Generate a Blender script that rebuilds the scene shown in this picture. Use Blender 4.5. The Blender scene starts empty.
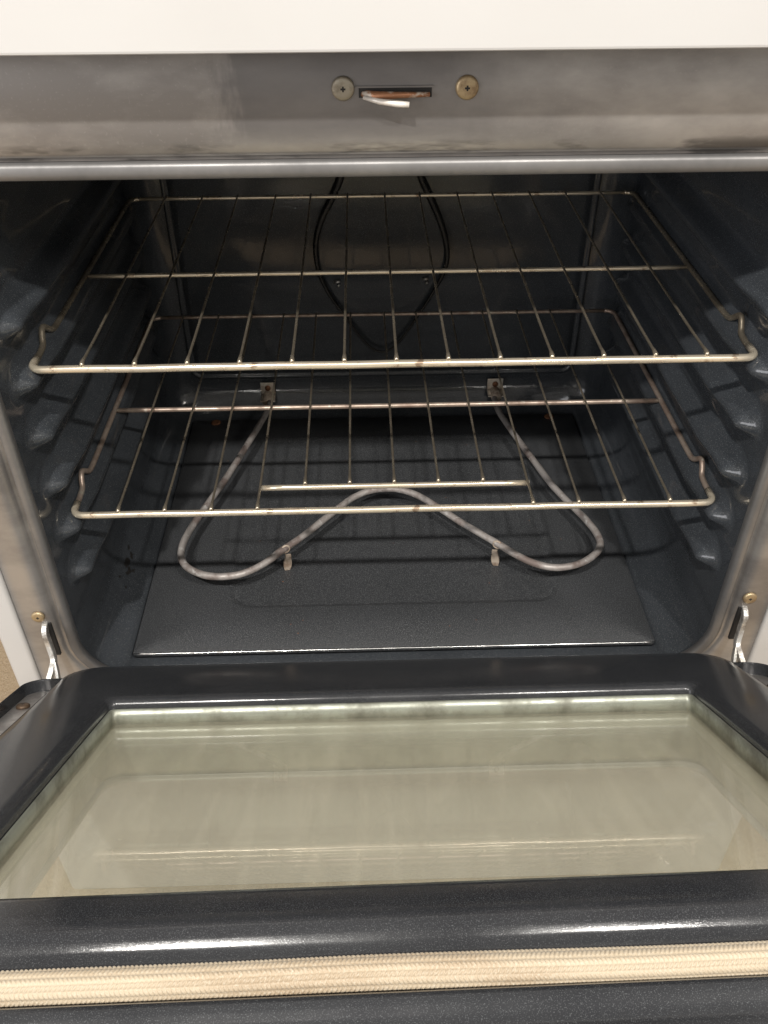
import bpy, bmesh, math, random
from mathutils import Vector, Matrix, noise
random.seed(7)
S = bpy.context.scene
C = S.collection
R = math.radians

# ------------------------------------------------------------------ camera
cam_d = bpy.data.cameras.new('camera')
cam = bpy.data.objects.new('camera', cam_d); C.objects.link(cam)
pit, yaw, rol = 0.6733, 0.0242, -0.0055
fw = Vector((math.sin(yaw)*math.cos(pit), math.cos(yaw)*math.cos(pit), -math.sin(pit)))
rt = Vector((math.cos(yaw), -math.sin(yaw), 0)); up = rt.cross(fw)
r2 = rt*math.cos(rol) + up*math.sin(rol); u2 = -rt*math.sin(rol) + up*math.cos(rol)
cam.matrix_world = Matrix(((r2.x, u2.x, -fw.x, -0.0264), (r2.y, u2.y, -fw.y, -0.6371),
                           (r2.z, u2.z, -fw.z, 0.3524), (0, 0, 0, 1)))
cam_d.sensor_fit = 'VERTICAL'; cam_d.sensor_height = 24; cam_d.lens = 871.41*24/1024
cam_d.clip_start = 0.01; cam_d.clip_end = 100
S.camera = cam
S.render.resolution_x, S.render.resolution_y = 768, 1024

# ------------------------------------------------------------------ world, lamps, exposure
W = bpy.data.worlds.new('World'); S.world = W; W.use_nodes = True
bg = W.node_tree.nodes['Background']
bg.inputs[0].default_value = (1.0, 0.95, 0.89, 1); bg.inputs[1].default_value = 0.50

def lamp(name, loc, target, size, power, col, shape='DISK', size_y=None):
    d = bpy.data.lights.new(name, 'AREA'); d.shape = shape; d.size = size
    if size_y: d.size_y = size_y
    d.energy = power; d.color = col
    o = bpy.data.objects.new(name, d); C.objects.link(o); o.location = loc
    o.rotation_euler = (Vector(target) - Vector(loc)).to_track_quat('-Z', 'Y').to_euler()
    return o
for lx, lp in ((-0.50, 31), (0.56, 20)):      # two bulbs of one ceiling fixture
    lamp('ceiling_bulb', (lx, -1.28, 1.62), (0, 0.1, -0.2), 0.065, lp, (1.0, 0.96, 0.90))
lamp('left_fill', (-2.3, -1.9, 0.7), (0, -0.1, 0.0), 1.3, 26, (0.97, 0.97, 1.0), 'RECTANGLE', 1.2)  # added broad lamp with no seen source, shapes reflections in the front panel
lamp('right_fill', (1.7, -1.7, 1.5), (0, -0.1, 0.0), 0.5, 10, (1.0, 0.93, 0.84))  # second added lamp, unseen, for reflections from the right
S.view_settings.view_transform = 'Standard'; S.view_settings.look = 'None'
S.view_settings.exposure = 0.2; S.view_settings.gamma = 1.0
S.view_settings.use_curve_mapping = False
S.cycles.max_bounces = 14; S.cycles.transparent_max_bounces = 16
S.cycles.glossy_bounces = 6; S.cycles.diffuse_bounces = 5
S.cycles.use_denoising = True

# ------------------------------------------------------------------ materials
def mat(name):
    m = bpy.data.materials.new(name); m.use_nodes = True
    nt = m.node_tree; b = nt.nodes['Principled BSDF']
    return m, nt, b
def N(nt, typ, **kw):
    n = nt.nodes.new(typ)
    for k, v in kw.items():
        if k in n.inputs: n.inputs[k].default_value = v
        else: setattr(n, k, v)
    return n
def ramp(nt, src, p0, p1, c0=(0, 0, 0, 1), c1=(1, 1, 1, 1)):
    r = nt.nodes.new('ShaderNodeValToRGB')
    r.color_ramp.elements[0].position = p0; r.color_ramp.elements[1].position = p1
    r.color_ramp.elements[0].color = c0; r.color_ramp.elements[1].color = c1
    nt.links.new(src, r.inputs[0]); return r
def tex(nt, scale, detail=2, rough=.5, stretch=None, dist=0):
    tc = nt.nodes.new('ShaderNodeTexCoord'); src = tc.outputs['Object']
    if stretch:
        mp = nt.nodes.new('ShaderNodeMapping'); mp.inputs['Scale'].default_value = stretch
        nt.links.new(src, mp.inputs[0]); src = mp.outputs[0]
    n = N(nt, 'ShaderNodeTexNoise', Scale=scale, Detail=detail, Roughness=rough, Distortion=dist)
    nt.links.new(src, n.inputs['Vector']); return n
def mix(nt, fac, a, b):
    m = nt.nodes.new('ShaderNodeMix'); m.data_type = 'RGBA'
    for k, v in ((0, fac), (6, a), (7, b)):
        if hasattr(v, 'node'): nt.links.new(v, m.inputs[k])
        else: m.inputs[k].default_value = v if k == 0 else (*v, 1)
    return m.outputs[2]
def bump(nt, b, h, strength, dist=.001):
    n = N(nt, 'ShaderNodeBump', Strength=strength, Distance=dist)
    nt.links.new(h, n.inputs['Height']); nt.links.new(n.outputs[0], b.inputs['Normal']); return n

def enamel(name, base, rough, fleck, fscale=900, fthr=(.66, .74), grime=None, peel=.12, coat=.0, rvar=.12):
    m, nt, b = mat(name)
    f = tex(nt, fscale, 1); fr = ramp(nt, f.outputs[0], *fthr)
    g = tex(nt, 14, 5, .6); gr = ramp(nt, g.outputs[0], .35, .7)
    c = mix(nt, gr.outputs[0], base, grime or tuple(v*.75 for v in base))
    c = mix(nt, fr.outputs[0], c, fleck)
    nt.links.new(c, b.inputs['Base Color'])
    rr = N(nt, 'ShaderNodeMapRange'); rr.inputs[3].default_value = rough; rr.inputs[4].default_value = rough + rvar
    nt.links.new(gr.outputs[0], rr.inputs[0]); nt.links.new(rr.outputs[0], b.inputs['Roughness'])
    p = tex(nt, 160, 3); ad = N(nt, 'ShaderNodeMath', operation='ADD')
    nt.links.new(p.outputs[0], ad.inputs[0]); nt.links.new(fr.outputs[0], ad.inputs[1])
    bump(nt, b, ad.outputs[0], peel, .0006)
    b.inputs['Coat Weight'].default_value = coat; b.inputs['Coat Roughness'].default_value = .08
    return m
M = {}
M['liner'] = enamel('slate_enamel', (.043, .048, .055), .055, (.17, .18, .19), 1500, (.60, .76), (.031, .035, .040), .11, rvar=.10)
M['pan'] = enamel('speckled_pan_enamel', (.042, .044, .048), .36, (.15, .155, .16), 1000, (.53, .72), (.032, .034, .037), .55)
M['door'] = enamel('speckled_door_enamel', (.022, .023, .026), .12, (.10, .105, .11), 2100, (.56, .78), (.030, .031, .034), .045)

m, nt, b = mat('frame_enamel'); M['frame'] = m
g = tex(nt, 9, 6, .62, (.7, 1, 1.6)); gr = ramp(nt, g.outputs[0], .38, .62)
s = tex(nt, 500, 3); sr = ramp(nt, s.outputs[0], .6, 1.0)
c = mix(nt, gr.outputs[0], (.45, .43, .41), (.26, .245, .235)); c = mix(nt, sr.outputs[0], c, (.42, .40, .38))
d = tex(nt, 60, 4, .7, (1, 1, .5)); dr = ramp(nt, d.outputs[0], .70, .78); c = mix(nt, dr.outputs[0], c, (.07, .06, .052))
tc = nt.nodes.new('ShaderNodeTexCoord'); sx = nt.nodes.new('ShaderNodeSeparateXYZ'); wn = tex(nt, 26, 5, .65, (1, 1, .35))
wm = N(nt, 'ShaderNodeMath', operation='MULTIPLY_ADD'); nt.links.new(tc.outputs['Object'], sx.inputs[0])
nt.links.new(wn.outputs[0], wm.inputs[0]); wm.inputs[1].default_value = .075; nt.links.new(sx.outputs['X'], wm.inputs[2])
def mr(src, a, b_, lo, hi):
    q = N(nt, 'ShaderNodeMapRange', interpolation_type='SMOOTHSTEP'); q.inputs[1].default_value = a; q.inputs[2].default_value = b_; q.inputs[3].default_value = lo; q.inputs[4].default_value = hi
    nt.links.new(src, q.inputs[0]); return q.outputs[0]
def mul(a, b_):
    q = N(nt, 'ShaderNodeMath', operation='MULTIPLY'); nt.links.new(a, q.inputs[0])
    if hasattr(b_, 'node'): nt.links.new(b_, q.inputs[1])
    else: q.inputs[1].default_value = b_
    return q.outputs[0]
# dark reflection painted into colour around the latch; dark streaks along the lip roll
dark_refl = mul(mul(mr(wm.outputs[0], -.082, -.066, 0, 1), mr(wm.outputs[0], .03, .16, 1, 0)), mr(sx.outputs['Z'], .183, .200, 0, 1))
c = mix(nt, mul(dark_refl, .72), c, (.14, .135, .138))
st = tex(nt, 15, 4, .6, (1, 1, 5)); stm = mul(ramp(nt, st.outputs[0], .50, .62).outputs[0], mul(mr(sx.outputs['Z'], .170, .176, 0, 1), mr(sx.outputs['Z'], .184, .192, 1, 0)))
c = mix(nt, mul(stm, .75), c, (.06, .058, .058))
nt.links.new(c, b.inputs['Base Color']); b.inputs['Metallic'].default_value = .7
rr = N(nt, 'ShaderNodeMapRange'); rr.inputs[3].default_value = .26; rr.inputs[4].default_value = .50
nt.links.new(g.outputs[0], rr.inputs[0]); nt.links.new(rr.outputs[0], b.inputs['Roughness'])
bump(nt, b, tex(nt, 240, 3).outputs[0], .12, .0005)

m, nt, b = mat('white_enamel'); M['white'] = m
c = mix(nt, ramp(nt, tex(nt, 7, 4).outputs[0], .4, .8).outputs[0], (.525, .518, .508), (.50, .49, .478))
nt.links.new(c, b.inputs['Base Color']); b.inputs['Roughness'].default_value = .28
bump(nt, b, tex(nt, 420, 2).outputs[0], .08, .0004)

def metal(name, c0, c1, rough, scale=40, thr=(.45, .62), metallic=1, spots=None, bmp=.15, rr1=.2):
    m, nt, b = mat(name)
    g = tex(nt, scale, 5, .65); gr = ramp(nt, g.outputs[0], *thr)
    c = mix(nt, gr.outputs[0], c0, c1)
    if spots:
        sp = ramp(nt, tex(nt, scale*3.1, 3, .6).outputs[0], .60, .68); c = mix(nt, sp.outputs[0], c, spots)
    nt.links.new(c, b.inputs['Base Color']); b.inputs['Metallic'].default_value = metallic
    rr = N(nt, 'ShaderNodeMapRange'); rr.inputs[3].default_value = rough; rr.inputs[4].default_value = rough + rr1
    nt.links.new(gr.outputs[0], rr.inputs[0]); nt.links.new(rr.outputs[0], b.inputs['Roughness'])
    bump(nt, b, tex(nt, scale*9, 3).outputs[0], bmp, .0004)
    return m
M['lip'] = metal('grey_rolled_lip', (.28, .274, .27), (.18, .176, .175), .44, 10, (.40, .62), .75, None, .08, .12)
M['chrome'] = metal('worn_nickel_rod', (.86, .76, .60), (.58, .46, .33), .22, 26, (.52, .72), .72, (.42, .31, .22))
M['wire'] = metal('dull_nickel_wire', (.46, .40, .31), (.24, .20, .15), .25, 30, (.44, .66), .8)
M['browned'] = metal('heat_browned_rod', (.50, .41, .34), (.28, .20, .16), .32, 32, (.4, .64), .6, (.55, .5, .42))
M['element'] = metal('oxidised_element_sheath', (.40, .37, .35), (.20, .16, .145), .5, 30, (.46, .62), .35, (.52, .50, .48), .35)
M['blackrod'] = metal('black_rod', (.010, .010, .010), (.02, .018, .016), .22, 30, (.4, .6), .0)
M['bracket'] = metal('tarnished_plate', (.78, .72, .63), (.55, .46, .37), .3, 60, metallic=.5)
M['clip'] = metal('ceramic_rust_clip', (.50, .42, .34), (.26, .19, .14), .6, 90, metallic=.2)
M['brass'] = metal('brassy_screw', (.46, .36, .22), (.28, .20, .12), .42, 90, metallic=.7)
M['copper'] = metal('rusty_screw', (.26, .12, .06), (.14, .06, .035), .6, 160, metallic=.4)
M['tin'] = metal('dull_steel_screw', (.36, .33, .27), (.26, .23, .18), .45, 120, metallic=.8)
M['zinc'] = metal('greasy_zinc', (.72, .71, .68), (.28, .25, .22), .32, 90, (.45, .62), .85, (.80, .79, .76), .5)
M['zinc2'] = metal('grey_trim_steel', (.50, .485, .47), (.34, .32, .31), .28, 40, metallic=.8)
M['brown'] = metal('brown_screw', (.13, .085, .055), (.07, .05, .035), .5, 120, metallic=.5)
M['latch'] = metal('rusty_latch', (.36, .17, .09), (.62, .55, .48), .45, 70, (.5, .56), .5)
M['pale'] = metal('pale_latch_tip', (.78, .74, .69), (.60, .55, .50), .4, 70, metallic=.3)
M['bare'] = metal('bare_steel_edge', (.85, .85, .84), (.45, .44, .43), .2, 60, (.5, .6))
M['retainer'] = metal('greasy_retainer', (.31, .325, .275), (.16, .16, .13), .3, 34, (.42, .66), .45, None, .2)
M['galv'] = metal('galvanised_sheet', (.42, .43, .375), (.30, .305, .26), .40, 26, (.4, .65), .2, None, .1)
m, nt, b = mat('dark_void'); M['void'] = m
c = mix(nt, tex(nt, 50).outputs[0], (.006, .006, .006), (.014, .012, .011)); nt.links.new(c, b.inputs['Base Color']); b.inputs['Roughness'].default_value = .7

m, nt, b = mat('braided_glass_fibre'); M['gasket'] = m
g = tex(nt, 22, 5, .6, (.5, 2, 2)); c = mix(nt, ramp(nt, g.outputs[0], .4, .68).outputs[0], (.50, .415, .30), (.37, .28, .185))
f = tex(nt, 900, 2); c = mix(nt, ramp(nt, f.outputs[0], .5, .75).outputs[0], c, (.53, .46, .355))
nt.links.new(c, b.inputs['Base Color']); b.inputs['Roughness'].default_value = .55
b.inputs['Sheen Weight'].default_value = .2; bump(nt, b, f.outputs[0], .4, .0004)

m, nt, b = mat('tan_carpet'); M['carpet'] = m
g = tex(nt, 5, 5); f = tex(nt, 260, 4, .7)
c = mix(nt, g.outputs[0], (.46, .34, .215), (.38, .275, .17)); c = mix(nt, ramp(nt, f.outputs[0], .4, .7).outputs[0], c, (.56, .44, .30))
nt.links.new(c, b.inputs['Base Color']); b.inputs['Roughness'].default_value = .95; bump(nt, b, f.outputs[0], .9, .004)

def glass(name, tint, haze, hazecol, smear, f0=.045):
    m = bpy.data.materials.new(name); m.use_nodes = True; nt = m.node_tree; nt.nodes.clear()
    out = nt.nodes.new('ShaderNodeOutputMaterial')
    lw = N(nt, 'ShaderNodeLayerWeight', Blend=.5)
    p5 = N(nt, 'ShaderNodeMath', operation='POWER'); p5.inputs[1].default_value = 5; nt.links.new(lw.outputs['Facing'], p5.inputs[0])
    ma = N(nt, 'ShaderNodeMath', operation='MULTIPLY_ADD'); ma.inputs[1].default_value = .95; ma.inputs[2].default_value = f0; nt.links.new(p5.outputs[0], ma.inputs[0])
    tr = nt.nodes.new('ShaderNodeBsdfTransparent'); tr.inputs[0].default_value = (*tint, 1)
    gl = nt.nodes.new('ShaderNodeBsdfGlossy'); gl.inputs['Roughness'].default_value = .012
    df = nt.nodes.new('ShaderNodeBsdfDiffuse'); df.inputs[0].default_value = (*hazecol, 1)
    g = tex(nt, 11, 6, .65, smear); r = ramp(nt, g.outputs[0], .3, .8, (haze*.85,)*3 + (1,), (haze*1.2,)*3 + (1,))
    sp = ramp(nt, tex(nt, 120, 4, .7).outputs[0], .69, .76, (0, 0, 0, 1), (.30, .30, .30, 1))
    a0 = N(nt, 'ShaderNodeMath', operation='ADD'); nt.links.new(r.outputs[0], a0.inputs[0]); nt.links.new(sp.outputs[0], a0.inputs[1])
    wp = ramp(nt, tex(nt, 70, 3, .6, (1, .10, .10), .8).outputs[0], .48, .75, (0, 0, 0, 1), (.07, .07, .07, 1))      # wipe streaks
    ad = N(nt, 'ShaderNodeMath', operation='ADD'); nt.links.new(a0.outputs[0], ad.inputs[0]); nt.links.new(wp.outputs[0], ad.inputs[1])
    m1 = nt.nodes.new('ShaderNodeMixShader'); nt.links.new(ad.outputs[0], m1.inputs[0]); nt.links.new(tr.outputs[0], m1.inputs[1]); nt.links.new(df.outputs[0], m1.inputs[2])
    m2 = nt.nodes.new('ShaderNodeMixShader'); nt.links.new(ma.outputs[0], m2.inputs[0]); nt.links.new(m1.outputs[0], m2.inputs[1]); nt.links.new(gl.outputs[0], m2.inputs[2])
    nt.links.new(m2.outputs[0], out.inputs[0]); return m
M['pane'] = glass('greasy_inner_glass', (.96, .97, .94), .185, (.87, .82, .66), (1, .35, 1), .10)
M['pane2'] = glass('outer_glass', (.97, .975, .96), .05, (.66, .62, .52), (1, .6, 1))

# ------------------------------------------------------------------ mesh helpers
def new(name, verts, faces, m, parent=None, smooth=True, inv=None):
    me = bpy.data.meshes.new(name); me.from_pydata([tuple(v) for v in verts], [], faces)
    me.validate(); bm = bmesh.new(); bm.from_mesh(me)
    bmesh.ops.recalc_face_normals(bm, faces=bm.faces); bm.to_mesh(me); bm.free()
    if smooth: me.polygons.foreach_set('use_smooth', [True]*len(me.polygons))
    me.materials.append(m)
    o = bpy.data.objects.new(name, me); C.objects.link(o)
    if parent:
        o.parent = parent
        if inv is not None: o.matrix_parent_inverse = Matrix.Translation(-inv)
    return o
def merge(parts):
    V, F = [], []
    for v, f in parts:
        k = len(V); V += list(v); F += [tuple(i + k for i in q) for q in f]
    return V, F
def catmull(pts, n=8):
    P = [Vector(p) for p in pts]; P = [P[0]*2 - P[1]] + P + [P[-1]*2 - P[-2]]; out = []
    for i in range(1, len(P) - 2):
        a, b_, c_, d_ = P[i-1], P[i], P[i+1], P[i+2]
        for k in range(n):
            t = k/n
            out.append(.5*((2*b_) + (c_ - a)*t + (2*a - 5*b_ + 4*c_ - d_)*t*t + (3*b_ - a - 3*c_ + d_)*t**3))
    out.append(P[-2]); return out
def tube(pts, rad, seg=10, flat=None, wob=0):
    """rad: number or list; flat=(axis vector, factor) squashes the section"""
    P = [Vector(p) for p in pts]; n = len(P); rs = rad if isinstance(rad, (list, tuple)) else [rad]*n
    V, F = [], []; t0 = (P[1] - P[0]).normalized()
    ref = Vector((0, 0, 1)) if abs(t0.z) < .9 else Vector((1, 0, 0)); nrm = t0.cross(ref).normalized()
    for i in range(n):
        t = (P[min(i+1, n-1)] - P[max(i-1, 0)]).normalized()
        nrm = (nrm - t*nrm.dot(t)).normalized(); bi = t.cross(nrm)
        for k in range(seg):
            a = 2*math.pi*k/seg; r = rs[i]
            if wob: r *= 1 + wob*noise.noise(P[i]*90 + Vector((math.cos(a), math.sin(a), 0))*.6)
            V.append(P[i] + (nrm*math.cos(a) + bi*math.sin(a))*r)
    for i in range(n - 1):
        for k in range(seg):
            F.append((i*seg + k, i*seg + (k+1) % seg, (i+1)*seg + (k+1) % seg, (i+1)*seg + k))
    F.append(tuple(range(seg))[::-1]); F.append(tuple((n-1)*seg + k for k in range(seg)))
    return V, F
def strap(pts, w, h):
    P = [Vector(p) for p in pts]; n = len(P); L = []
    for i in range(n):
        t = (P[min(i+1, n-1)] - P[max(i-1, 0)]).normalized(); a = Vector((1, 0, 0)); a = (a - t*a.dot(t)).normalized(); c = t.cross(a)
        L.append([P[i] + a*w*sx + c*h*sz for sx, sz in ((-1, -.7), (-.8, -1), (.8, -1), (1, -.7), (1, .7), (.8, 1), (-.8, 1), (-1, .7))])
    return loft(L, True, True)
def box(x0, x1, y0, y1, z0, z1):
    V = [(x, y, z) for x in (x0, x1) for y in (y0, y1) for z in (z0, z1)]
    return V, [(0, 1, 3, 2), (4, 6, 7, 5), (0, 4, 5, 1), (2, 3, 7, 6), (0, 2, 6, 4), (1, 5, 7, 3)]
def bevel(o, w, seg=3):
    bm = bmesh.new(); bm.from_mesh(o.data)
    bmesh.ops.bevel(bm, geom=[e for e in bm.edges if len(e.link_faces) == 2 and e.calc_face_angle() > .5], offset=w, segments=seg, profile=.6, affect='EDGES')
    bm.to_mesh(o.data); bm.free(); o.data.polygons.foreach_set('use_smooth', [True]*len(o.data.polygons))
    return o
def rrect(x0, x1, z0, z1, r, n=10, es=1, rtop=None):
    """rounded rectangle loop, 4*(n+1) corner points (+ es-1 points along each side)"""
    out = []
    q = r if rtop is None else min(r, rtop); rb = r
    cs = [(x1 - q, z1 - q, 0), (x0 + q, z1 - q, 90), (x0 + r, z0 + r, 180), (x1 - r, z0 + r, 270)]
    for i, (cx, cz, a0) in enumerate(cs):
        r = q if i < 2 else rb
        for k in range(n + 1):
            a = R(a0 + 90*k/n); out.append((cx + r*math.cos(a), cz + r*math.sin(a)))
        if es > 1:
            nx = cs[(i+1) % 4]; a = R(a0 + 90); p = out[-1]; rn = q if (i+1) % 4 < 2 else rb; e = (nx[0] + rn*math.cos(a), nx[1] + rn*math.sin(a))
            for k in range(1, es): out.append((p[0] + (e[0]-p[0])*k/es, p[1] + (e[1]-p[1])*k/es))
    return out
def loft(loops, cap0=False, cap1=False):
    n = len(loops[0]); V = [p for L in loops for p in L]; F = []
    for i in range(len(loops) - 1):
        for k in range(n):
            F.append((i*n + k, i*n + (k+1) % n, (i+1)*n + (k+1) % n, (i+1)*n + k))
    if cap0: F.append(tuple(range(n))[::-1])
    if cap1: F.append(tuple((len(loops)-1)*n + k for k in range(n)))
    return V, F
def place(VF, mtx):
    return [mtx @ Vector(v) for v in VF[0]], VF[1]
def frame_to(loc, zdir):
    return Matrix.Translation(Vector(loc)) @ Vector(zdir).to_track_quat('Z', 'Y').to_matrix().to_4x4()
def screw(name, loc, ndir, rad, m, parent, inv=None, h=.0025, phil=True):
    L = []
    for r_, z_ in ((1.0, 0), (1.0, .45), (.93, .78), (.8, .93), (.55, 1.0)):
        L.append([(rad*r_*math.cos(2*math.pi*k/24), rad*r_*math.sin(2*math.pi*k/24), h*z_) for k in range(24)])
    o = new(name, *place(loft(L, True, True), frame_to(loc, ndir)), m, parent, inv=inv)
    if phil:
        s = rad*.22; w = rad*.075
        a = merge([box(-s, s, -w, w, h*.80, h*1.06), box(-w, w, -s, -w, h*.80, h*1.06), box(-w, w, w, s, h*.80, h*1.06)])
        new('cross_slot', *place(a, frame_to(loc, ndir)), M['void'], o, smooth=False)
    return o
def tag(o, label, cat, group=None):
    o['label'] = label; o['category'] = cat
    if group: o['group'] = group
def empty(name, loc):
    o = bpy.data.objects.new(name, None); o.empty_display_size = .1; C.objects.link(o); o.location = loc; return o

# ------------------------------------------------------------------ setting: carpet
nx = 60; V = []; F = []
for j in range(nx + 1):
    for i in range(nx + 1):
        x = -2.4 + 4.8*i/nx; y = -3 + 4.2*j/nx
        V.append((x, y, -.65 + .002*noise.noise((x*6, y*6, 0))))
for j in range(nx):
    for i in range(nx):
        a = j*(nx+1) + i; F.append((a, a+1, a+nx+2, a+nx+1))
o = new('carpet', V, F, M['carpet']); o['kind'] = 'structure'; o['label'] = 'tan carpet under and beside the white range'

# ------------------------------------------------------------------ the range
BASE = Vector((0, .2, -.65))
rng = empty('electric_range', BASE)
tag(rng, 'white electric range with its dark slate oven standing open', 'range')
def part(name, VF, m, smooth=True): return new(name, VF[0], VF[1], m, rng, smooth, BASE)
def sub(name, VF, m, parent, smooth=True): return new(name, VF[0], VF[1], m, parent, smooth)

# --- oven liner: walls, ceiling, back and bottom with pressed rack ridges
XW, ZT, ZB, YB = .312, .178, -.3305, .475
ZC = [.0418 - .0515*k for k in range(6)]
def sst(a, b_, t):
    t = max(0, min(1, (t - a)/(b_ - a))); return t*t*(3 - 2*t)
def ridge(y, z):
    h = 0
    for zc in ZC:
        u = (z - zc)/.0185
        # rounded nose at the front end of every ridge
        if abs(u) < 1:
            nose = -.022 + .016*u*u
            h = max(h, .0185*math.cos(u*math.pi/2)**1.9 * sst(nose, nose + .018, y) * (1 - sst(.40, .432, y)))
    # broad vertical swell that carries the ridges
    sw = .0035*sst(.02, .06, y)*(1 - sst(.37, .43, y))*sst(-.27, -.23, z)*(1 - sst(.07, .11, z))
    return h + sw
def dense_loop(ins):
    x = XW - ins; L = []
    r = .040 if ins < .03 else max(.040 - (ins - .0), .012); 
    z0, z1 = ZB + ins, ZT - ins
    rb = max(.0335 - ins*.5, .012)
    # right side upwards, top, left side downwards, bottom
    side = [z0 + rb + (z1 - rb - z0 - rb)*k/110 for k in range(111)]
    for zz in side: L.append((x, zz))
    for k in range(1, 9):
        a = R(90*k/9); L.append((x - rb + rb*math.cos(a), z1 - rb + rb*math.sin(a)))
    for k in range(13): L.append((x - rb - 2*(x - rb)*k/12, z1))
    for k in range(1, 9):
        a = R(90 + 90*k/9); L.append((-x + rb + rb*math.cos(a), z1 - rb + rb*math.sin(a)))
    for zz in side[::-1]: L.append((-x, zz))
    for k in range(1, 9):
        a = R(180 + 90*k/9); L.append((-x + rb + rb*math.cos(a), z0 + rb + rb*math.sin(a)))
    dp = .008*max(0, 1 - ins/.02)
    for k in range(13):
        f_ = (k - 1)/10; L.append((-x + rb + 2*(x - rb)*k/12, z0) if k in (0, 12) else ((-x + rb + .0004) + 2*(x - rb - .0004)*f_, z0 - dp))
    for k in range(1, 9):
        a = R(270 + 90*k/9); L.append((x - rb + rb*math.cos(a), z0 + rb + rb*math.sin(a)))
    return L
ys = [-.038 + .004*k for k in range(26)] + [.066 + .012*k for k in range(26)] + [.378 + .0055*k for k in range(11)]
loops = []
for y in ys:
    L = []
    for (x, z) in dense_loop(0):
        if abs(x) > XW - .002:
            x -= math.copysign(ridge(y, z), x)
        L.append((x, y, z))
    loops.append(L)
rc = YB - ys[-1]
for k in range(1, 11):
    a = R(90*k/10); ins = rc*(1 - math.cos(a)); y = ys[-1] + rc*math.sin(a)
    loops.append([(x, y, z) for (x, z) in dense_loop(ins)])
liner = part('oven_liner', loft(loops, False, True), M['liner'])

# --- embossed back panel
def back_loop(ins, y, z0=-.277, z1=.125):
    return [(x, y, z) for (x, z) in rrect(-.2725 + ins, .2725 - ins, z0 + ins, z1 - ins, max(.014 - ins, .003), 8)]
bp = loft([back_loop(-.004, YB - .0005), back_loop(-.0035, YB - .0035), back_loop(-.001, YB - .0052), back_loop(.0015, YB - .0035), back_loop(.0035, YB - .0018), back_loop(.006, YB - .003), back_loop(.009, YB - .0055), back_loop(.014, YB - .0062)], False, True)
sub('back_panel', bp, M['liner'], liner)

# --- front frame round the opening (one rolled profile)
def fl(xh, z0, z1, r, y): return [(x, y, z) for (x, z) in rrect(-xh, xh, z0, z1, r, 14, 6, .016)]
prof = [(0.3128, -0.3328, 0.1790, 0.056, -0.0360), (0.3118, -0.3340, 0.1690, 0.058, -0.0375), (0.3112, -0.3345, 0.1662, 0.060, -0.0400), (0.3113, -0.3350, 0.1652, 0.061, -0.0440),
        (0.3125, -0.3360, 0.1658, 0.062, -0.0458), (0.3155, -0.3375, 0.1695, 0.064, -0.0463), (0.3185, -0.3390, 0.1735, 0.065, -0.0462), (0.3198, -0.3400, 0.1752, 0.066, -0.0454), (0.3206, -0.3405, 0.1760, 0.066, -0.0432), (0.3215, -0.3410, 0.1768, 0.067, -0.0415),
        (0.3240, -0.3430, 0.1785, 0.068, -0.0415), (0.3248, -0.3435, 0.1794, 0.068, -0.0432), (0.3252, -0.3440, 0.1806, 0.068, -0.0458), (0.3268, -0.3450, 0.1830, 0.068, -0.0475), (0.3300, -0.3460, 0.1890, 0.068, -0.0488), (0.3340, -0.3480, 0.1980, 0.064, -0.0500), (0.3400, -0.3500, 0.2150, 0.059, -0.0502), (0.3555, -0.3600, 0.2620, 0.004, -0.0500), (0.3560, -0.3605, 0.2630, 0.004, -0.0490), (0.3560, -0.3605, 0.2630, 0.004, -0.0300)]
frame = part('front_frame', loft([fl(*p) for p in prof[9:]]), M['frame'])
sub('opening_lip', loft([fl(*p) for p in prof[:10]]), M['lip'], frame)

# --- white body: side panels, cooktop lip, drawer front, toe kick
for s in (-1, 1):
    a, b_ = sorted((s*.3572, s*.381))
    bevel(part('side_panel', box(a, b_, -.052, .56, -.63, .247), M['white'], False), .004)
# cooktop front lip with a rolled lower edge
ct = [(.52, .310), (-.066, .310), (-.080, .308), (-.0885, .302), (-.0905, .294), (-.0905, .2502), (-.0902, .2490), (-.0895, .2484), (-.0885, .2482), (-.052, .2482), (.52, .2482)]
part('cooktop', loft([[(x, y, z) for (y, z) in ct] for x in (-.3815, -.3805, .3805, .3815)], True, True), M['white'], False)
bevel(part('drawer_front', box(-.379, .379, -.112, -.0535, -.621, -.374), M['white'], False), .010, 4)
part('toe_kick', box(-.36, .36, -.04, -.02, -.648, -.612), M['void'], False)

# --- removable looking bottom pan with embossed centre
def pan_loop(x0, x1, y0, y1, r, z): return [(x, y, z) for (x, y) in rrect(x0, x1, y0, y1, r, 8)]
PZ = -.330
pan = loft([pan_loop(-.2750, .2750, -.0115, .440, .004, PZ - .0045), pan_loop(-.2750, .2750, -.0115, .440, .004, PZ - .001), pan_loop(-.2740, .2740, -.0105, .439, .004, PZ),
            pan_loop(-.186, .190, .052, .392, .028, PZ), pan_loop(-.183, .187, .055, .389, .026, PZ - .0008), pan_loop(-.1795, .1835, .0585, .3855, .024, PZ - .0032), pan_loop(-.177, .181, .061, .383, .022, PZ - .0038)], True, True)
pan = part('oven_floor_pan', pan, M['pan'])
V, F = tube([(-.2735 + .547*k/60, -.0112 + .0004*noise.noise((k*.7, 0, 0)), PZ - .0002) for k in range(61)], .0011, 6)
sub('worn_front_edge', (V, F), M['bare'], pan)
for (x, y) in ((-.243, .437), (.243, .437)):
    pass
screw('pan_screw', (-.2422, .432, PZ), (0, 0, 1), .0068, M['copper'], pan, None, .002, False)
screw('pan_screw', (.2400, .432, PZ), (0, 0, 1), .0068, M['copper'], pan, None, .002, False)

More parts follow.
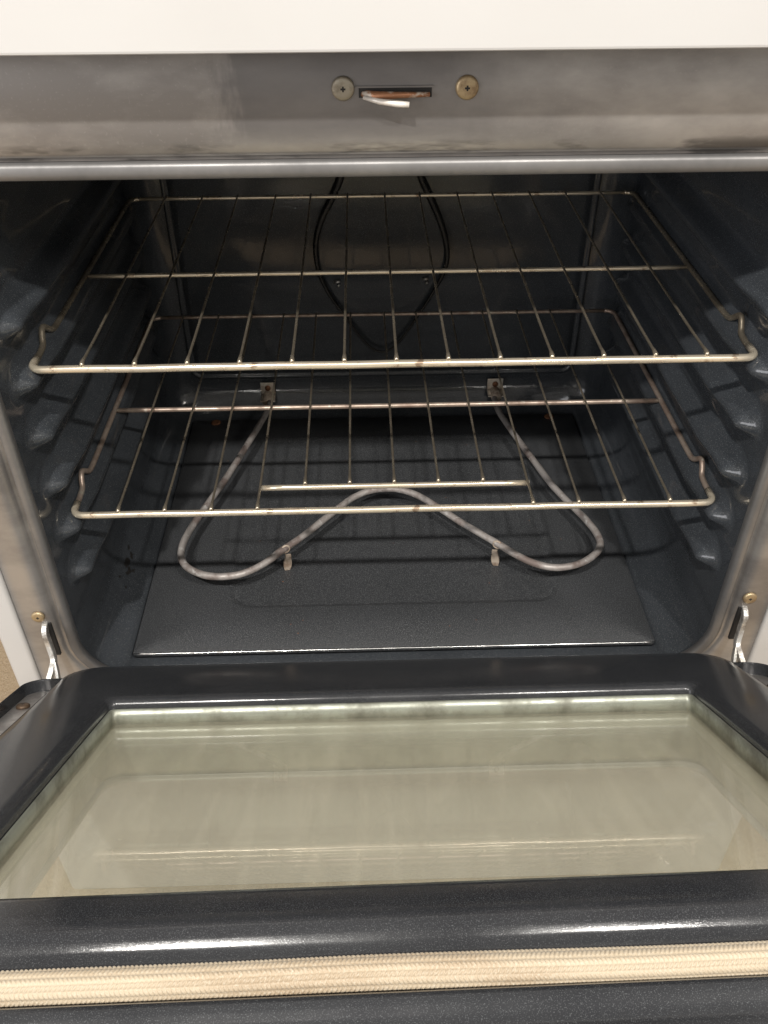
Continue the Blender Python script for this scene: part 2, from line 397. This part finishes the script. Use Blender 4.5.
# --- bake element
EL = [(-.1640, .470), (-.1626, .452), (-0.1599, 0.4323), (-0.1815, 0.3463), (-0.2031, 0.2628), (-0.2244, 0.194), (-0.2368, 0.1548), (-0.2407, 0.1193), (-0.2328, 0.0969), (-0.2127, 0.0814), (-0.1899, 0.0758), (-0.1638, 0.0798), (-0.1429, 0.0957), (-0.1253, 0.119), (-0.1034, 0.1414), (-0.0728, 0.1813), (-0.044, 0.2178), (-0.0227, 0.2315), (0.0023, 0.2337), (0.0187, 0.2292), (0.0377, 0.2172), (0.0627, 0.1884), (0.0862, 0.1609), (0.1224, 0.1233), (0.1442, 0.0982), (0.1629, 0.0841), (0.1827, 0.0785), (0.2049, 0.0827), (0.2256, 0.0956), (0.2398, 0.1132), (0.2413, 0.1355), (0.2322, 0.1655), (0.217, 0.1991), (0.2036, 0.2344), (0.1913, 0.2825), (0.1811, 0.3185), (0.17, 0.3638), (0.1594, 0.4092), (.1590, .440), (.1595, .470)]
ELZ = -.3045
pts = [Vector((x, y, ELZ + .0012*noise.noise((x*9, y*9, 3)))) for x, y in [(a*1.008, b) for a, b in EL]]
# light smoothing of the traced bends
for it in range(1):
    pts = [pts[0]] + [pts[i]*.7 + (pts[i-1] + pts[i+1])*.15 for i in range(1, len(pts)-1)] + [pts[-1]]
el = part('bake_element', tube(catmull(pts, 7), .0041, 12, wob=.10), M['element'])
for (x, y, q) in ((-.1215, .1225, 1), (.1225, .1225, -1)):      # little ceramic-looking feet
    a = [[(sx*w, sy*t, z) for sx, sy in ((-1, -1), (1, -1), (1, 1), (-1, 1))] for (w, t, z) in ((.0030, .0016, 0), (.0042, .0018, .004), (.0046, .0018, .011), (.0034, .0016, .017), (.0030, .0014, .022))]
    o = sub('support_foot', place(loft(a, True, True), Matrix.Translation((x, y - .004, PZ - .003)) @ Matrix.Rotation(R(18*q), 4, 'Z') @ Matrix.Rotation(R(8*q), 4, 'Y')), M['clip'], el, False)
    ring = [(x + .0062*math.cos(2*math.pi*k/16)*.7*q, y - .001 + .002*math.cos(2*math.pi*k/16), ELZ + .0050*math.sin(2*math.pi*k/16)) for k in range(17)]
    sub('support_loop', tube(ring, .0012, 6), M['clip'], el)
for (xa, xb, z1, z0) in ((-.1775, -.1565, -.2845, -.318), (.1515, .1745, -.2845, -.316)):   # terminal plates on the back wall
    xc = (xa + xb)/2
    o = sub('terminal_bracket', box(xa, xb, YB - .0100, YB - .0082, z0 + .014, z1), M['bracket'], el, False); bevel(o, .0008, 2)
    o2 = sub('terminal_bracket', box(xa, xb, YB - .028, YB - .0085, z0 + .0115, z0 + .0135), M['bracket'], el, False); bevel(o2, .0008, 2)
    sub('porcelain_collar', tube([(xc, YB - .030, ELZ), (xc, YB + .002, ELZ)], .0075, 14), M['clip'], el)
    sub('bolt_hole', tube([(xc, YB - .0112, z1 - .0085), (xc, YB - .0090, z1 - .0085)], .0042, 14), M['copper'], el)

# --- black rod loop hanging against the back panel (broil element end)
LP = [(-.040, .150), (-.041, .06), (-0.0481, 0.0066), (-0.0606, -0.0165), (-0.0798, -0.049), (-0.0884, -0.0789), (-0.0866, -0.1176), (-0.0722, -0.151), (-0.0516, -0.1791), (-0.0291, -0.2172), (-0.0133, -0.2346), (0.0064, -0.2391), (0.0225, -0.2228), (0.0452, -0.1867), (0.0691, -0.1462), (0.086, -0.1142), (0.0862, -0.0883), (0.075, -0.0512), (0.06, -0.0181), (0.0445, 0.0054), (.037, .06), (.036, .150)]
pts = [Vector((x, .4615, z)) for x, z in LP]
pts = [pts[0]] + [pts[i]*.6 + (pts[i-1] + pts[i+1])*.2 for i in range(1, len(pts)-1)] + [pts[-1]]
cp = catmull(pts, 7)
lo = part('broil_rod_loop', tube(cp, [.0018 + .0030*sst(-.22, .02, p.z) for p in cp], 12), M['blackrod'])
lo['label'] = 'black rod bent into a teardrop loop against the back wall'
for x, z in ((-.061, -.134), (.0574, -.132)):
    sub('loop_clip', merge([tube([(x - .004, YB - .0075, z), (x + .004, YB - .010, z + .002)], .0022, 8), tube([(x + .001, YB - .0075, z - .006), (x + .003, YB - .010, z - .003)], .0018, 8)]), M['zinc'], lo)

# --- front frame fittings
FY = -.0504
screw('frame_screw', (-.0362, FY, .221), (0, -1, 0), .0072, M['tin'], frame, None, .003)
screw('frame_screw', (.0409, FY, .2208), (0, -1, 0), .0072, M['brass'], frame, None, .003)
screw('frame_screw', (-.3368, FY, -.2320), (0, -1, 0), .0062, M['brass'], frame, None, .003)
screw('frame_screw', (.3345, FY, -.2284), (0, -1, 0), .0066, M['brass'], frame, None, .003)
slot = sub('latch_slot', box(-.0265, .0190, FY - .0006, FY + .004, .2155, .2212), M['void'], frame, False)
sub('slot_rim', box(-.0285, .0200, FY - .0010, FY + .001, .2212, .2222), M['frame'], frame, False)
sub('latch_lever', tube([(-.0240, FY + .001, .2175), (-.016, FY - .004, .2172), (-.004, FY - .005, .2178), (.0175, FY - .003, .2176)], [.0022, .0028, .0020, .0014], 8), M['latch'], frame)
sub('latch_tip', tube([(-.0235, FY - .003, .2162), (-.014, FY - .008, .2150), (-.003, FY - .010, .2140), (.0045, FY - .011, .2136)], [.0012, .0018, .0021, .0018], 8), M['pale'], frame)
# ------------------------------------------------------------------ oven door (inner face tilted up towards the camera)
TH = R(32); P0 = Vector((0, -.058, -.285)); ET = Vector((0, -math.cos(TH), math.sin(TH))); EN = Vector((0, math.sin(TH), math.cos(TH)))
RACK = .030
def D(x, t, n):                      # the tired door sits slightly racked on its hinges
    v = P0 + ET*t + EN*(n + RACK*x*max(t - .05, 0))
    return (x, v.y, v.z)
def dl(xh, t0, t1, r, n, k=12, es=8): return [D(x, t, n) for (x, t) in rrect(-xh, xh, t0, t1, r, k, es)]
WX, W0, W1 = .2450, .1195, .4135
DF = -.017   # flange level
loops = [dl(WX, W0, W1, .006, -.0105), dl(WX, W0, W1, .006, -.0062), dl(WX + .0012, W0 - .0012, W1 + .0012, .007, -.0028), dl(WX + .0042, W0 - .0042, W1 + .0042, .009, -.0006), dl(WX + .010, W0 - .011, W1 + .009, .012, .0),
         dl(.280, .070, .436, .020, .0008), dl(.298, .036, .4440, .026, .0006), dl(.3030, .0260, .4480, .029, -.0002), dl(.3062, .0215, .4508, .031, -.0018), dl(.3082, .0185, .4528, .032, -.0040), dl(.3096, .0165, .4542, .033, -.0064), dl(.3108, .0150, .4556, .034, -.0084), dl(.3122, .0140, .4580, .035, -.0100), dl(.3135, .0130, .4612, .036, -.0107), dl(.3148, .0120, .4632, .036, -.0116), dl(.3158, .0110, .4648, .036, -.0136), dl(.3165, .0105, .4660, .036, DF),
         dl(.3378, .048, .4870, .020, DF), dl(.3382, .048, .4890, .019, DF + .003), dl(.3385, .048, .4902, .019, DF + .0070), dl(.3388, .048, .4914, .019, DF + .0100), dl(.3389, .048, .4932, .019, DF + .0122), dl(.3390, .048, .4960, .019, DF + .0134), dl(.3391, .048, .4988, .019, DF + .0128), dl(.3392, .048, .5010, .019, DF + .0110), dl(.3393, .048, .5028, .019, DF + .0085), dl(.3394, .048, .5050, .019, DF + .0066), dl(.3395, .048, .5090, .019, DF + .0058), dl(.3396, .048, .5300, .019, DF + .004), dl(.3396, .048, .5340, .019, DF - .010), dl(.3396, .048, .5340, .019, -.072)]
door = part('oven_door', loft(loops), M['door'])
door['label'] = 'oven door hanging half open with a wide window'
# outer door skin with the outer window opening
OX, O0, O1 = .252, .114, .426
sub('outer_skin', loft([dl(.3402, .0475, .5345, .019, -.068), dl(.3402, .0475, .5345, .019, -.076), dl(OX, O0, O1, .020, -.076), dl(OX, O0, O1, .020, -.073), dl(.3395, .0485, .5338, .019, -.068)]), M['white'], door)
# retaining frame of the inner glass and the sheet-metal tunnel between both panes
sub('pane_retainer', loft([dl(WX - .0006, W0 + .0006, W1 - .0006, .005, -.0088), dl(WX - .0022, W0 + .0022, W1 - .0022, .004, -.0095), dl(WX - .0022, W0 + .0022, W1 - .0022, .004, -.0240), dl(WX + .004, W0 - .004, W1 + .004, .008, -.0240), dl(WX + .004, W0 - .004, W1 + .004, .008, -.0088)]), M['retainer'], door)
sub('window_tunnel', loft([dl(WX + .003, W0 - .003, W1 + .003, .008, -.0255), dl(WX + .003, W0 - .003, W1 + .003, .010, -.040), dl(WX + .004, W0 - .004, W1 + .004, .014, -.064), dl(OX + .004, O0 - .004, O1 + .004, .020, -.0715), dl(OX + .010, O0 - .010, O1 + .010, .022, -.0715), dl(OX + .010, O0 - .010, O1 + .010, .022, -.026), dl(WX + .003, W0 - .003, W1 + .003, .008, -.0255)]), M['galv'], door)
RACK = 0          # the panes themselves stay flat
sub('inner_pane', loft([dl(WX + .003, W0 - .003, W1 + .003, .006, -.0220), dl(WX + .003, W0 - .003, W1 + .003, .006, -.0250)], True, True), M['pane'], door, False)
sub('outer_pane', loft([dl(OX + .003, O0 - .003, O1 + .003, .018, -.0725), dl(OX + .003, O0 - .003, O1 + .003, .018, -.0755)], True, True), M['pane2'], door, False)

RACK = .030
# braided gasket: runs across the free edge of the door and down both sides
path = []
r_ = .026; gx, gt = .3268, .4770
t = .205
while t < gt - r_: path.append((-gx, t)); t += .0022
for k in range(1, 20): a = R(180 - 90*k/20); path.append((-gx + r_ + r_*math.cos(a), gt - r_ + r_*math.sin(a)))
x = -gx + r_
while x < gx - r_: path.append((x, gt)); x += .00028
for k in range(1, 20): a = R(90 - 90*k/20); path.append((gx - r_ + r_*math.cos(a), gt - r_ + r_*math.sin(a)))
t = gt - r_
while t > .205: path.append((gx, t)); t -= .0022
cum = 0; V = []; F = []; SEG = 84
for i, (x, t) in enumerate(path):
    if i: cum += math.hypot(x - path[i-1][0], t - path[i-1][1])
    a, b_ = path[max(i-1, 0)], path[min(i+1, len(path)-1)]
    dx, dt = b_[0]-a[0], b_[1]-a[1]; l = math.hypot(dx, dt); nx_, nt_ = -dt/l, dx/l
    sag = .0022*noise.noise((cum*7, 1.3, 0)); wid = 1 + .10*noise.noise((cum*7, 5, 0))
    for k in range(SEG):
        an = 2*math.pi*k/SEG
        # chevron plait: strands alternate direction from row to row
        row = an/(2*math.pi)*14; ri = int(row); fr_ = row - ri
        sgn = 1 if ri % 2 == 0 else -1
        ph = cum/.0020 + sgn*(fr_ - .5)*1.1 + .25*noise.noise((cum*40, ri, 0))
        disp = .00090*abs(math.sin(math.pi*ph))**.8*(max(0, math.sin(math.pi*fr_))**.6)
        rx = .0072*wid + disp; rn = .0068 + disp
        ca, sa = math.cos(an), math.sin(an)
        off = rx*(abs(ca)**.8)*math.copysign(1, ca)
        V.append(D(x + nx_*off, t + nt_*(off + .0016*noise.noise((cum*8, 9.1, 0))), DF + .0082 + sag*.4 + rn*sa) if True else None)
n = len(path)
for i in range(n - 1):
    for k in range(SEG):
        F.append((i*SEG + k, i*SEG + (k+1) % SEG, (i+1)*SEG + (k+1) % SEG, (i+1)*SEG + k))
F.append(tuple(range(SEG))[::-1]); F.append(tuple((n-1)*SEG + k for k in range(SEG)))
ga = sub('braided_gasket', (V, F), M['gasket'], door); ga['label'] = 'cream braided rope seal along the door edge'

# hinge arms with slots, flange screws
for s in (-1, 1):
    sub('hinge_slot', box(*sorted((s*.3282, s*.3362)), FY - .0006, FY + .003, -.285, -.2425), M['void'], frame, False)
    arm = [(s*.3335, -.044, -.2420), (s*.3332, -.0555, -.2480), (s*.3312, -.0600, -.2620), (s*.3285, -.0665, -.2745), (s*.3290, -.0760, -.2800), (s*.3318, -.0880, -.2890), (s*.3330, -.100, -.300)]
    sub('hinge_arm', strap(catmull(arm, 6), .0027, .0034), M['zinc'], door, False)
    arm = [(s*.3290, -.0660, -.2735), (s*.3255, -.0725, -.2790), (s*.3235, -.0800, -.2880), (s*.3225, -.088, -.2990)]
    sub('hinge_link', strap(catmull(arm, 5), .0016, .0030), M['zinc'], door, False)
    sub('hinge_rivet', tube([(s*.3300, -.080, -.2930), (s*.3360, -.080, -.2930)], .0042, 10), M['brass'], door)
    tr = [[D(s*x, t, DF + n) for (x, n) in ((.3185, .0006), (.3185, .0022), (.3368, .0022), (.3376, .0016), (.3376, .0006))] for t in (.050, .053, .12, .196, .199)]
    sub('flange_trim', loft(tr, True, True), M['zinc2'], door, False)
    screw('flange_screw', D(s*.328, .092, DF + .0022), EN, .0058, M['brown'], door, None, .003)

# ------------------------------------------------------------------ racks
def rod(name, pts, rad, m, parent, seg=10, wob=0): return new(name, *tube(pts, rad, seg, wob=wob), m, parent)
def make_rack(name, loc, label, split, rm):
    t = empty(name, loc); tag(t, label, 'oven rack', 'wire racks inside the oven')
    HW, DP = .300, .408; r = .0033; cr = .010
    # front bar with its two bent corners
    pts = [(-HW, .020, 0), (-HW, cr, 0)] + [(-HW + cr - cr*math.cos(R(a)), cr - cr*math.sin(R(a)), 0) for a in (15, 30, 45, 60, 75)] + [(-HW + cr, 0, 0)]
    pts = pts + [(-HW + cr + (2*HW - 2*cr)*k/30, 0, .0006*noise.noise((k*.35, loc[2]*9, 0))) for k in range(1, 30)] + [(-p[0], p[1], p[2]) for p in pts[::-1]]
    rod('front_bar', pts, r, M['chrome'], t, 12)
    for s in (-1, 1):
        pts = [(s*HW, .018, 0), (s*HW, .030, 0), (s*HW, .040, .002), (s*(HW + .001), .0455, .0065), (s*(HW + .0015), .0505, .0108), (s*(HW + .0015), .0555, .0112), (s*(HW + .001), .0605, .0075), (s*HW, .067, .003), (s*HW, .076, .0005), (s*HW, .10, 0)]
        pts = catmull(pts, 4) + [Vector((s*HW, .10 + (DP - .112)*k/8, 0)) for k in range(1, 9)]
        cc = [(s*(HW - .012 + .012*math.cos(R(a))), DP - .012 + .012*math.sin(R(a)), 0) for a in (15, 30, 45, 60, 75, 90)]
        rod('side_rail', pts + cc, .0027, rm, t)
    rod('rear_bar', [(-HW + .0125 + (2*HW - .025)*k/12, DP, 0) for k in range(13)], .0024 if not split else .0024, M['browned'] if split else M['chrome'], t)
    rod('middle_bar', [(-HW + .0030 + (2*HW - .006)*k/20, DP*(.4605 if not split else .4515), -.0008) for k in range(21)], .0023 if not split else .0027, M['chrome'] if not split else M['browned'], t)
    if split:
        rod('short_bar', [(-.1300 + .2610*k/10, .0375, -.0005) for k in range(11)], .0029, M['chrome'], t)
    def wire_mesh(y0):
        yy = [y0 - .0006, y0 + .0008, y0 + .006, y0 + .012, y0 + .05, (y0 + DP)/2, DP - .004, DP]
        zz = [.0026, .0044, .0050, .0046, .0038, .0034, .0034, .0030]
        rr_ = [.0020, .0022, .0016, .0012, .0012, .0012, .0012, .0012]
        return tube([(0, y, z) for y, z in zip(yy, zz)], rr_, 8)
    long_, short_ = None, None
    for k in range(1, 14):
        x = -HW + 2*HW*k/14
        inner = split and 5 <= k <= 9
        src = short_ if inner else long_
        if src is None:
            o = new('wire', *wire_mesh(.0375 if inner else 0), M['wire'], t)
            if inner: short_ = o
            else: long_ = o
        else:
            o = src.copy(); C.objects.link(o); o.parent = t
        o.location = (x, 0, 0); o.rotation_euler = (0, 0, R(random.uniform(-.25, .25)))
    return t
make_rack('oven_rack', (0, 0, 0), 'upper wire rack whose straight rods all reach its front bar', False, M['wire'])
make_rack('oven_rack', (0, 0, -.1527), 'lower wire rack with a short bar behind its front bar', True, M['browned'])

# ------------------------------------------------------------------ chipped enamel on the lower left wall, crumbs on the pan
def blot(c, nrm, rad, seed):
    rg = random.Random(seed); f = frame_to(c, nrm); V = [f @ Vector((0, 0, .0006))]
    n = 11
    for k in range(n):
        r = rad*rg.uniform(.25, 1.25); a = 2*math.pi*k/n; V.append(f @ Vector((r*math.cos(a), r*math.sin(a)*.6, .0002)))
    return V, [(0, 1 + k, 1 + (k+1) % n) for k in range(n)]
for i, (y, dx, r) in enumerate(((.118, 0, .0085), (.134, .002, .0060), (.108, .003, .0065), (.112, .006, .0050), (.084, .004, .0028), (.092, -.002, .0024), (.142, -.002, .0040))):
    a = R(38 + dx*3000); cx, cz, rr0 = .2785, -.2970, .0332
    sub('enamel_chip', blot((-cx - rr0*math.cos(a), y, cz - rr0*math.sin(a)), (math.cos(a), 0, math.sin(a)), r, i), M['void'], liner, False)
rg = random.Random(3); VF = []
for i in range(26):
    x, y = rg.uniform(-.26, .26), rg.uniform(.0, .42); r = rg.uniform(.0004, .0011)
    ins_ = -.177 < x < .181 and .061 < y < .383
    VF.append(place(([(r, 0, 0), (-r*.6, r*.8, 0), (-r*.7, -r*.7, 0), (0, 0, r*.9)], [(0, 1, 3), (1, 2, 3), (2, 0, 3), (0, 2, 1)]), Matrix.Translation((x, y, PZ + .0001 - (.0038 if ins_ else 0))) @ Matrix.Rotation(rg.uniform(0, 6), 4, 'Z')))
o = sub('baked_crumbs', merge(VF), M['copper'], pan, False); o['kind'] = 'stuff'
